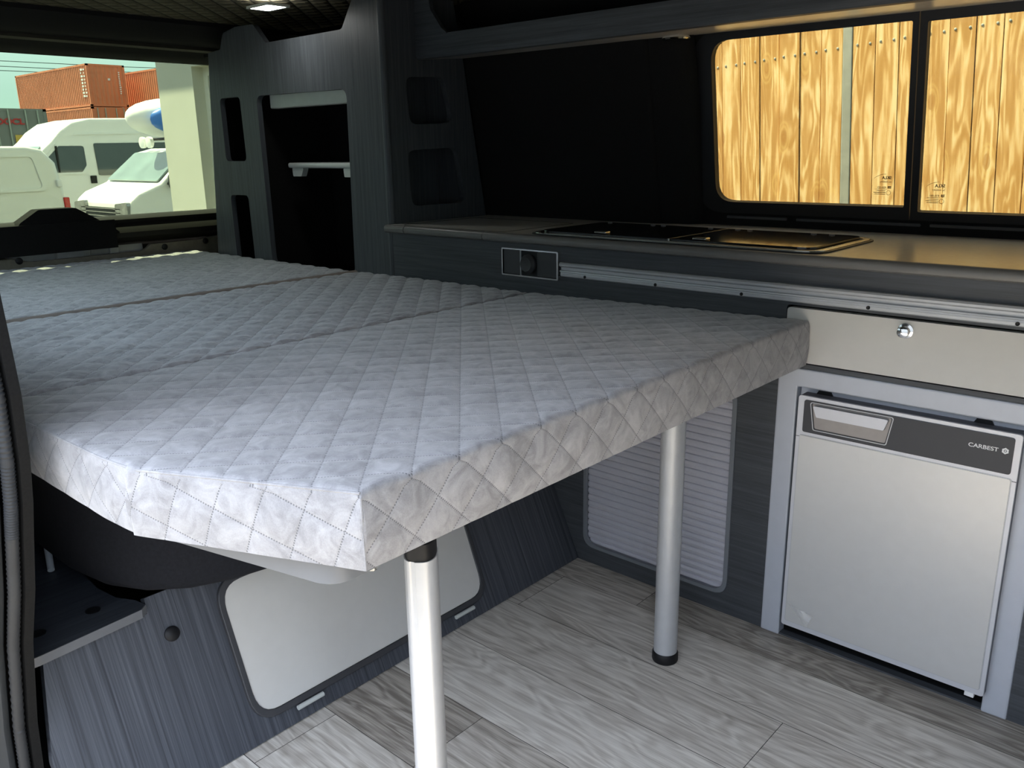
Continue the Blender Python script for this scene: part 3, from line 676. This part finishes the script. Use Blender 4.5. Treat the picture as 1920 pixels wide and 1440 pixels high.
# ------------------------------------------------------------------ mattresses
def mattress(name, x0, x1, ymin, ymax, ztop, zbot, step, amp, mat, rad, label, gap_roll=None, bulge=.003):
    def axis(a, b):
        L = b - a; n = max(4, int(L / step)); t = list(np.linspace(a, b, n + 1))
        ex = [a + rad * k for k in (.08, .25, .5, .8)] + [b - rad * k for k in (.08, .25, .5, .8)]
        return np.array(sorted(set(t + ex)))
    X = axis(x0, x1); T = axis(0, 1.0 * (ymax - ymin(x0)))
    T = T / T[-1]
    nx, ny = len(X), len(T)
    gx = np.repeat(X[:, None], ny, 1); lo = np.array([ymin(x) for x in X])[:, None]; gy = lo + (ymax - lo) * T[None, :]
    # slope of the left edge
    d = np.minimum(np.minimum(gx - x0, x1 - gx), np.minimum((gy - lo) * .97, ymax - gy)); d = np.clip(d, 0, rad)
    drop = rad - np.sqrt(np.clip(rad ** 2 - (rad - d) ** 2, 0, None))
    def quilt(u, v):
        a = (u - .554 + v + 1.022) / PER; b = (u - .554 - v - 1.022) / PER
        na = np.abs(a - np.round(a)) * PER * .707; nb = np.abs(b - np.round(b)) * PER * .707
        return np.tanh(na / .009) * np.tanh(nb / .009)
    rs = np.random.RandomState(int(abs(x0) * 1000) + 3)
    wav = sum(np.sin(gx * k1 + gy * k2 + p) * s for k1, k2, p, s in [(rs.uniform(-60, 60), rs.uniform(-25, 25), rs.uniform(0, 6), rs.uniform(.2, .6)) for _ in range(9)])
    gz = np.vectorize(ztop)(gx) - drop + (quilt(gx, gy) - .75) * amp * (d / rad) ** .5 + wav * .00035 * (d / rad)
    verts = np.stack([gx, gy, gz], -1).reshape(-1, 3); uv = np.stack([gx, gy], -1).reshape(-1, 2)
    idx = np.arange(nx * ny).reshape(nx, ny)
    faces = np.stack([idx[:-1, :-1], idx[1:, :-1], idx[1:, 1:], idx[:-1, 1:]], -1).reshape(-1, 4).tolist()
    loop = list(idx[:, 0]) + list(idx[-1, 1:]) + list(idx[-2::-1, -1]) + list(idx[0, -2:0:-1])
    P = verts[loop]; n = len(loop)
    tang = np.roll(P, -1, 0) - np.roll(P, 1, 0); nor = np.stack([tang[:, 1], -tang[:, 0]], -1); nor /= np.linalg.norm(nor, axis=1)[:, None]
    levels = 14; lm = nor[:, 1] < -.5; prev = list(loop); allv = [verts]; alluv = [uv]; base = nx * ny
    for k in range(1, levels + 1):
        u = k / levels; z = P[:, 2] * (1 - u) + zbot * u; s = P[:, 2] - z + rad * .57
        UV = P[:, :2] + nor * s[:, None]; UV[lm] = P[lm, :2] - nor[lm] * s[lm, None]
        off = bulge * math.sin(math.pi * min(1, u * 1.0)) + (quilt(UV[:, 0], UV[:, 1]) - .75) * amp * .6 * min(1, (1 - u) * 4 + .3)
        Q = P.copy(); Q[:, :2] += nor * off[:, None]; Q[:, 2] = z + (0 if k < levels else 0)
        allv.append(Q); alluv.append(UV); cur = list(range(base, base + n)); base += n
        for i in range(n): faces.append((prev[i], cur[i], cur[(i + 1) % n], prev[(i + 1) % n]))
        prev = cur
    faces.append(prev)
    VV = np.concatenate(allv); UVs = np.concatenate(alluv)
    me = bpy.data.meshes.new(name); me.from_pydata(VV.tolist(), [], [list(map(int, f)) for f in faces])
    ul = me.uv_layers.new(name='UVMap'); li = np.empty(len(me.loops), dtype=np.int32); me.loops.foreach_get('vertex_index', li)
    ul.data.foreach_set('uv', UVs[li].astype(np.float32).ravel())
    bm = bmesh.new(); bm.from_mesh(me); bmesh.ops.recalc_face_normals(bm, faces=bm.faces); bm.to_mesh(me); bm.free()
    me.polygons.foreach_set('use_smooth', [True] * len(me.polygons))
    me.set_sharp_from_angle(angle=math.radians(62))
    loc = V3(((x0 + x1) / 2, -.6, zbot)); root = thing(name, loc, label, 'mattress')
    o = link('cushion', me, mat, root)
    return root
def edge(x):
    if x < .20: return -1.206
    if x > .30: return -1.206 + (x - .283) * .43
    u = (x - .20) / .10; return -1.206 + (u * u) * .10 * .43 * .43 * .4 + 0 * u if x < .283 else -1.206 + (x - .283) * .43
zf = lambda x: .6745 + max(0, (x + .15)) * .0215
MF = mattress('mattress_section', -.144, .554, edge, -.010, zf, .600, .0042, .0030, M['velvet'], .009, 'front grey quilted mattress section overhanging the table legs')
MM = mattress('mattress_section', -.813, -.153, lambda x: -1.205, -.010, lambda x: .6745 - max(0, -.5 - x) * .01, .590, .0062, .0058, M['velvet_far'], .010, 'middle grey quilted mattress section between the front and rear ones')
MR = mattress('mattress_section', -1.773, -.842, lambda x: -1.205, -.010, lambda x: .671, .590, .0085, .0058, M['velvet_far'], .012, 'rear grey quilted mattress section lying against the tailgate')
tubeobj('gap_roll', [(-.8275, -1.2, .6585), (-.8275, -.6, .6595), (-.8275, -.012, .6585)], .0142, M['taupe'], MR, n=12)  # roll added in the gap; taupe stands for warm light on the cushion side
sx = [-.14 + .02 * k for k in range(35)] + [.552]
tubeobj('seam', [(x, edge(x) + .0015, zf(x) - .0045) for x in sx], .0016, M['velvet'], MF, n=6)
tubeobj('seam', [(.5535, -1.0895, .68), (.5550, -1.0905, .66), (.5555, -1.0910, .63), (.5545, -1.0895, .601)], .0014, M['velvet'], MF, n=6)
bb = panel('bed_platform', [(-1.772, -1.2), (-.16, -1.2), (-.16, -.012), (-1.772, -.012)], XY(.589), .012, M['black'], loc=(-.9, -.6, .574))
tag(bb, 'thin dark board under the middle and rear mattress sections', 'board')

# ------------------------------------------------------------------ yard outside
G = -.95
gp = panel('ground', [(-130, -60), (60, -60), (60, 90), (-130, 90)], XY(G), .1, M['tar']); struct(gp)
struct(box('wall_sky_block', (-30, -10.0, G), (32, -9.0, 4.2), M['sky_block'], bevel=0))                 # unseen wall behind the viewer, added to block low sky light
# fence of upright boards
fn = thing('board_fence', (0, 2.0, G), 'tall fence of weathered golden upright boards outside the side window', 'fence')
fn.rotation_euler = (0, -.068, 0); fn.location.x = .14
def first_board():
    w = .0857
    bm = bmesh.new(); bx(bm, (.14, 2.0, G), (w + .14, 2.022, 2.35))
    for zz in (1.40, .35):
        for dx in (.017, .066): lathe(bm, [(.0055, 0), (.0045, .0015), (0, .002)], (dx + .14, 2.0, zz + random.uniform(-.004, .004)), (0, -1, 0), 8)
    o = obj('board', bm, M['board'], fn, bevel=.003); o.data.materials.append(M['zinc'])
    for p in o.data.polygons:
        if p.center.y < -.00005: p.material_index = 1
    return o
b0 = first_board(); pitch = .0886
for i in range(46):
    o = b0 if i == 0 else b0.copy()
    if i: COL.objects.link(o); o.parent = fn
    o.location.x = -.160 + .0 + (i - 20) * pitch - (.038 if i < 20 else 0); o.location.y = random.uniform(-.002, .002)
bk = box('backing_rail', (-1.8, 2.024, 1.36), (2.25, 2.07, 1.45), M['zinc'], fn)
bm = bmesh.new(); bx(bm, (.14 - .1995, 1.996, G), (.14 - .1615, 2.0222, 2.4)); obj('post', bm, M['zinc'], fn, bevel=.003)
box('backing', (-1.8, 2.0222, G), (2.25, 2.0235, 2.34), M['board_back'], fn, bevel=0)

# building with a deep window reveal
bl = thing('building', (-5.3, 2.4, G), 'pale rendered building with a window reveal, just right of the parked vans', 'building')
panel('wall', [(-6.30, G), (-3.4, G), (-3.4, 3.1), (-6.30, 3.1)], XZ(2.2), .30, M['render'], bl, holes=[[(-5.70, .2), (-4.5, .2), (-4.5, 1.70), (-5.70, 1.70)]])
panel('window_frame', [(-5.70, .2), (-4.5, .2), (-4.5, 1.70), (-5.70, 1.70)], XZ(2.30), .05, M['pvc'], bl, holes=[[(-5.63, .27), (-4.57, .27), (-4.57, 1.63), (-5.63, 1.63)]])
panel('window_pane', [(-5.64, .26), (-4.56, .26), (-4.56, 1.64), (-5.64, 1.64)], XZ(2.33), .008, M['van_glass'], bl)
box('shade_eaves', (-8.2, 1.845, 3.1), (-3.2, 2.6, 3.2), M['render'], bl, bevel=0)  # unseen overhang, put in and lengthened to shade the upper wall
box('side_wall', (-6.30, 2.5, G), (-3.4, 6.0, 3.1), M['render'], bl, bevel=0)

def van_body(name, prof, x1, w, par, taper_z, taper, bev=.07):
    bm = bmesh.new(); n = len(prof)
    def ins(z): return taper * max(0, z - taper_z)
    A = [bm.verts.new((x1 - ins(z), y, z)) for y, z in prof]; B = [bm.verts.new((x1 - w + ins(z), y, z)) for y, z in prof]
    for i in range(n): bm.faces.new((A[i], A[(i + 1) % n], B[(i + 1) % n], B[i]))
    bm.faces.new(A); bm.faces.new(B[::-1])
    return obj(name, bm, M['van_white'], par, smooth=True, bevel=bev, seg=4)
def side_plate(name, pts, x, par, mat, t=.012, tz=9, tp=0, r=.05, holes=()):
    V = V3((-tp, 0, 1)); O = V3((x + tp * tz, 0, 0)) if tp else V3((x, 0, 0))
    return panel(name, rpoly(pts, r), (O, V3((0, 1, 0)), V, V3((-1, 0, 0))), t, mat, par, holes=holes)
def wheel(y, x, par, r=.33):
    w = latheobj('wheel', [(r * .5, .0), (r * .62, .02), (r, .03), (r, -.2), (r * .5, -.2)], (x, y, G + r), (1, 0, 0), M['black'], par, 28)
    latheobj('hubcap', [(r * .6, 0), (r * .55, .025), (r * .2, .035), (0, .035)], (x, y, G + r), (1, 0, 0), M['alu'], w, 20)
# white panel van, rear corner in view
v1 = thing('panel_van', (-11.9, .5, G), 'white windowless panel van at the left edge with a red tail lamp', 'van')
pf = [(-1.75, -.65), (-1.8, 0), (-1.7, .32), (-.9, .56), (-.35, 1.05), (0, 1.13), (2.70, 1.135), (2.90, 1.09), (3.04, .92), (3.11, .33), (3.13, -.3), (3.12, -.65)]
van_body('body', pf, -11.0, 1.9, v1, .5, .09, .05)
side_plate('panel_rim', [(.7, .555), (2.885, .565), (2.79, 1.03), (.75, 1.03)], -10.985, v1, M['van_white'], .03, .5, .09, .07, holes=[rpoly([(.74, .59), (2.83, .60), (2.75, 1.00), (.79, 1.0)], .06)])
box('tail_lamp', (-11.12, 3.055, .30), (-10.985, 3.13, .47), M['tail_red'], v1, bevel=.01)
box('hinge', (-11.02, 3.0, .61), (-10.96, 3.06, .70), M['print_white'], v1, bevel=.01)
for y in (-.9, 2.1): wheel(y, -11.02, v1)
# white van facing us with a roof box
v2 = thing('transporter_van', (-13, 6.5, G), 'white van with its bonnet and windscreen towards us, roof rack on top', 'van')
pf = [(4.36, -.65), (4.33, -.2), (4.40, .30), (4.55, .42), (4.92, .56), (5.47, 1.03), (5.75, 1.10), (9.2, 1.12), (9.3, .3), (9.3, -.65)]
van_body('body', pf, -12.0, 2.0, v2, .5, .10, .05)
sl_ = V3((0, 5.47 - 4.92, 1.03 - .56)).normalized()
panel('windscreen', rpoly([(-13.90, .03), (-12.10, .03), (-12.17, .70), (-13.83, .70)], .05), (V3((0, 4.905, .568)), V3((1, 0, 0)), sl_, V3((1, 0, 0)).cross(sl_)), .02, M['screen_glass'], v2)
side_plate('side_window', [(4.99, .53), (5.55, .53), (5.55, .95), (5.42, .95)], -11.995, v2, M['van_glass'], .02, .5, .10, .03)
panel('grille', rpoly([(-13.75, .03), (-12.25, .03), (-12.25, .20), (-13.75, .20)], .03), XZ(4.35), .05, M['black'], v2)
bm = bmesh.new()
for z in (.06, .12, .18): bx(bm, (-13.72, 4.345, z), (-12.28, 4.36, z + .012))
obj('grille_bar', bm, M['chrome'], v2)
for a, b in ((-13.98, -13.55), (-12.45, -12.02)):
    panel('headlamp', rpoly([(a, .06), (b, .06), (b, .30), (a, .26)], .05), XZ(4.345), .08, M['lamp_glass'], v2, bevel=.02)
box('mirror', (-11.98, 5.02, .48), (-11.78, 5.12, .70), M['rubber'], v2, bevel=.04, seg=4)
box('door_handle', (-12.0, 5.45, .30), (-11.97, 5.65, .34), M['chrome'], v2, bevel=.008)
for y in (5.0, 8.3): wheel(y, -12.02, v2)
rk = thing('roof_rack', (-13, 5.9, 1.12), 'dark roof rack with round lamps on the van facing us', 'roof rack')
bm = bmesh.new()
for y in (5.55, 6.4): tube(bm, [(-13.85, y, 1.125), (-13.85, y, 1.25), (-12.2, y, 1.25), (-12.2, y, 1.125)], .025, 8)
obj('cross_bar', bm, M['black'], rk)
for x in (-13.6, -13.35, -12.5): latheobj('spot_lamp', [(.02, .1), (.09, .06), (.095, 0), (0, -.01)], (x, 5.45, 1.20), (0, 1, 0), M['print_white'], rk, 16)
rb = thing('roof_box', (-12.9, 6.2, 1.27), 'white streamlined roof box with a blue side, on the roof rack', 'roof box')
def blob(name, c, r, mat, par, p=.75):
    bm = bmesh.new(); rows = []
    for i in range(15):
        a = -math.pi / 2 + math.pi * i / 14
        rows.append([bm.verts.new((c[0] + r[0] * sq(math.cos(a), p) * math.cos(b), c[1] + r[1] * sq(math.cos(a), p) * math.sin(b), c[2] + r[2] * sq(math.sin(a), .9))) for b in [2 * math.pi * j / 24 for j in range(24)]])
    for r0, r1 in zip(rows, rows[1:]):
        for j in range(24): bm.faces.new((r0[j], r0[(j + 1) % 24], r1[(j + 1) % 24], r1[j]))
    bmesh.ops.remove_doubles(bm, verts=bm.verts, dist=1e-4); return obj(name, bm, mat, par, smooth=True)
blob('shell', (-12.85, 6.10, 1.58), (.55, 1.2, .33), M['print_white'], rb)
blob('side_patch', (-12.42, 6.06, 1.54), (.24, .98, .26), M['blue'], rb)
# tall white van behind
v3 = thing('high_roof_van', (-19, 8, G), 'tall white high-roof van with dark side windows behind the other vans', 'van')
pf = [(4.1, -.65), (4.05, .1), (4.7, .5), (5.55, 1.21), (5.66, 1.30), (5.85, 1.50), (6.12, 1.68), (6.5, 1.765), (10.4, 1.83), (10.5, 1.6), (10.5, -.65)]
van_body('body', pf, -18.0, 2.05, v3, .6, .06, .06)
sl_ = V3((0, 5.55 - 4.7, 1.21 - .5)).normalized()
panel('windscreen', rpoly([(-19.95, .05), (-18.12, .05), (-18.16, 1.06), (-19.9, 1.06)], .06), (V3((0, 4.68, .505)), V3((1, 0, 0)), sl_, V3((1, 0, 0)).cross(sl_)), .02, M['screen_glass'], v3)
w_ = side_plate('door_window', [(5.20, .66), (6.18, .66), (6.29, .80), (6.29, 1.20), (5.78, 1.20)], -17.995, v3, M['van_glass'], .02, .6, .06, .06)
side_plate('window_rim', [(5.12, .62), (6.22, .62), (6.35, .78), (6.35, 1.25), (5.74, 1.25)], -17.992, v3, M['van_white'], .02, .6, .06, .07, holes=[rpoly([(5.20, .66), (6.18, .66), (6.29, .80), (6.29, 1.20), (5.78, 1.20)], .06)])
box('window_bar', (-18.03, 5.70, .66), (-17.985, 5.735, 1.20), M['black'], w_, bevel=.005)
side_plate('side_window', [(6.52, .58), (9.6, .58), (9.6, 1.27), (6.50, 1.25)], -17.995, v3, M['van_glass'], .02, .6, .06, .04)
box('door_handle', (-18.02, 6.33, .42), (-17.96, 6.45, .58), M['black'], v3, bevel=.01)
side_plate('roof_moulding', [(6.1, 1.42), (10.2, 1.50), (10.2, 1.54), (6.15, 1.46)], -17.985, v3, M['van_white'], .04, .6, .06, .01)
for y in (5.2, 9.0): wheel(y, -18.02, v3, .36)

# shipping containers
def container(x1, y0, z0, L, mat, label, marks=True, doors=False, endmat=None):
    W, H = 2.44, 2.59; c = thing('shipping_container', (x1 - L / 2, y0 + W / 2, z0), label, 'container', None)
    bm = bmesh.new()                                                  # corrugated sides and ends
    def corr(p0, p1, off, n, z0_, z1_):
        a = []; d = (V3(p1) - V3(p0)); nn = n * 4
        for k in range(nn + 1):
            s = [0, 0, 1, 1][k % 4]; q = V3(p0) + d * (k / nn) - V3(off) * s
            a.append((bm.verts.new((q.x, q.y, z0_)), bm.verts.new((q.x, q.y, z1_))))
        for (a0, a1), (b0, b1) in zip(a, a[1:]): bm.faces.new((a0, b0, b1, a1))
    zA, zB = z0 + .12, z0 + H - .1
    corr((x1 - L + .1, y0 + .01, 0), (x1 - .1, y0 + .01, 0), (0, -.035, 0), int(L / .28), zA, zB)
    corr((x1 - L + .1, y0 + W - .01, 0), (x1 - .1, y0 + W - .01, 0), (0, .035, 0), int(L / .28), zA, zB)
    corr((x1 - .01, y0 + .1, 0), (x1 - .01, y0 + W - .1, 0), (.035 if not doors else .004, 0, 0), 8, zA, zB)
    corr((x1 - L + .01, y0 + .1, 0), (x1 - L + .01, y0 + W - .1, 0), (-.035, 0, 0), 8, zA, zB)
    bx(bm, (x1 - L + .05, y0 + .05, z0 + H - .06), (x1 - .05, y0 + W - .05, z0 + H - .03)); bx(bm, (x1 - L + .05, y0 + .05, z0 + .05), (x1 - .05, y0 + W - .05, z0 + .1))
    obj('side_wall', bm, mat, c)
    bm = bmesh.new(); e = .14
    for y in (y0, y0 + W - e):
        for x in (x1 - L, x1 - e): bx(bm, (x, y, z0), (x + e, y + e, z0 + H))
        for z in (z0 + .02, z0 + H - .11): bx(bm, (x1 - L, y, z), (x1, y + e * .6, z + .11))
    for x in (x1 - L, x1 - e):
        for z in (z0 + .02, z0 + H - .11): bx(bm, (x, y0, z), (x + e, y0 + W, z + .11))
    obj('frame', bm, mat, c)
    if doors:
        for y in (.35, .85, 1.55, 2.05): tubeobj('lock_rod', [(x1 + .04, y0 + y, z0 + .1), (x1 + .04, y0 + y, z0 + H - .05)], .035, M['zinc'], c, n=8)
    return c
A = container(-56.8, 23.0, 4.00, 12.2, M['box_orange'], 'topmost orange shipping container, its dark end towards the window')
rng = random.Random(2)
for k in range(9):
    z = 6.2 - k * .2; box('marking', (-57.75, 22.985, z), (-57.75 + rng.uniform(.12, .34), 23.0, z + .12), M['print_white'], A, bevel=0); box('marking', (-57.32, 22.985, z), (-57.32 + rng.uniform(.1, .22), 23.0, z + .1), M['print_white'], A, bevel=0)
for k in range(11): z = 6.1 - k * .13; box('marking', (-56.80, 24.98, z), (-56.785, 25.06 + rng.uniform(0, .05), z + .08), M['print_white'], A, bevel=0)
box('marking', (-56.8, 24.28, 5.62), (-56.785, 24.42, 5.76), M['print_white'], A, bevel=0)
container(-56.8, 23.0, 1.38, 12.2, M['box_orange'], 'orange shipping container below the topmost one, mostly hidden by the tall van', doors=True)
container(-56.8, 23.0, -.95 - .3, 12.2, M['box_red'], 'lowest shipping container of the stack, standing on the yard')
container(-48.0, 26.6, 3.76, 12.2, M['box_orange'], 'orange shipping container right of the stack beside the rendered building')
container(-48.0, 26.6, 1.15, 12.2, M['box_grey'], 'grey shipping container beneath the orange one near the rendered building')
g1 = container(-40.8, 11.75, .42, 6.1, M['box_grey'], 'grey shipping container with red lettering at the far left', doors=True)
container(-40.8, 11.75, -2.2, 6.1, M['box_grey'], 'lower grey shipping container, bottom of the left stack')
text('lettering', 'OOCL', .34, V3((-40.78, 12.05, 2.35)), (0, 1, 0), (0, 0, 1), M['tail_red'], g1, xs=1.2, depth=.004, bold=.012)
bm = bmesh.new(); bx(bm, (-40.79, 12.75, 1.55), (-40.775, 13.05, 1.9)); obj('placard', bm, plain('placard_yellow', (.75, .5, .1), .5), g1)
bm = bmesh.new(); bx(bm, (-40.79, 12.4, .85), (-40.775, 12.7, 1.1)); obj('vent_plate', bm, M['rubber'], g1)
container(-40.8, 9.1, .42, 6.1, M['box_red'], 'dark red shipping container left of the grey lettered one')
for k, (z0, z1) in enumerate(((6.45, 6.30), (6.15, 5.98), (5.9, 5.75))):
    c = tubeobj('overhead_wire', [(-86, 12, z0 * 1.42 - .1), (-80, 36, (z0 + z1) * .71 - .35), (-74, 60, z1 * 1.42 - .2)], .03, M['cable'], n=6, loc=(-80, 36, 8))
    tag(c, ['topmost', 'middle', 'lowest'][k] + ' of the thin overhead wires across the sky', 'wire', 'overhead wires')

# ------------------------------------------------------------------ light
S = V3((-.93, -.36, 1.6)).normalized()
ld = bpy.data.lights.new('sun', 'SUN'); ld.energy = 27.0; ld.angle = .009; ld.color = (1, .93, .80)
lo_ = bpy.data.objects.new('sun', ld); COL.objects.link(lo_); lo_.rotation_euler = S.to_track_quat('Z', 'Y').to_euler()
w = bpy.data.worlds.new('sky'); sc.world = w; w.use_nodes = True; nt = w.node_tree
sk = nt.nodes.new('ShaderNodeTexSky'); sk.sky_type = 'NISHITA'; sk.sun_disc = False
sk.sun_elevation = math.asin(S.z); sk.sun_rotation = math.atan2(S.x, S.y); sk.altitude = 200; sk.air_density = 1.0; sk.dust_density = .0; sk.ozone_density = 1.5
hs = nt.nodes.new('ShaderNodeHueSaturation'); hs.inputs['Saturation'].default_value = .40; nt.links.new(sk.outputs[0], hs.inputs['Color'])
tcw = nt.nodes.new('ShaderNodeTexCoord'); spw = nt.nodes.new('ShaderNodeSeparateXYZ'); nt.links.new(tcw.outputs['Generated'], spw.inputs[0])
rw = nt.nodes.new('ShaderNodeValToRGB'); nt.links.new(spw.outputs[2], rw.inputs[0])            # hazy cyan band low in the sky
rw.color_ramp.elements[0].position = .05; rw.color_ramp.elements[0].color = (.30, .40, .45, 1); rw.color_ramp.elements[1].position = .38; rw.color_ramp.elements[1].color = (1, 1, 1, 1)
mw = nt.nodes.new('ShaderNodeMix'); mw.data_type = 'RGBA'; mw.blend_type = 'MULTIPLY'; mw.inputs[0].default_value = 1
nt.links.new(hs.outputs[0], mw.inputs[6]); nt.links.new(rw.outputs[0], mw.inputs[7])
bg = nt.nodes['Background']; nt.links.new(mw.outputs[2], bg.inputs[0]); bg.inputs[1].default_value = .58

# ------------------------------------------------------------------ camera
cam = bpy.data.cameras.new('camera'); co = bpy.data.objects.new('camera', cam); COL.objects.link(co); sc.camera = co
R = [[0.7461615884501602, 0.6655816821538667, -0.015617563918966841], [-0.1680813917023527, 0.2110249790452861, 0.9629211307175353], [0.6441983620632189, -0.7158697385699201, 0.26933062899510735]]
mt = Matrix.Identity(4)
for i in range(3):
    for j in range(3): mt[j][i] = R[i][j]
mt.translation = (1.1887255936, -1.567210025, 1.01438981)
co.matrix_world = mt
cam.sensor_width = 36; cam.sensor_fit = 'HORIZONTAL'; cam.lens = 36 * 1582.945 / 1920; cam.clip_start = .02; cam.clip_end = 500
vs_ = sc.view_settings; vs_.view_transform = 'Standard'; vs_.look = 'None'; vs_.gamma = 1; vs_.use_curve_mapping = False; vs_.exposure = 1.45
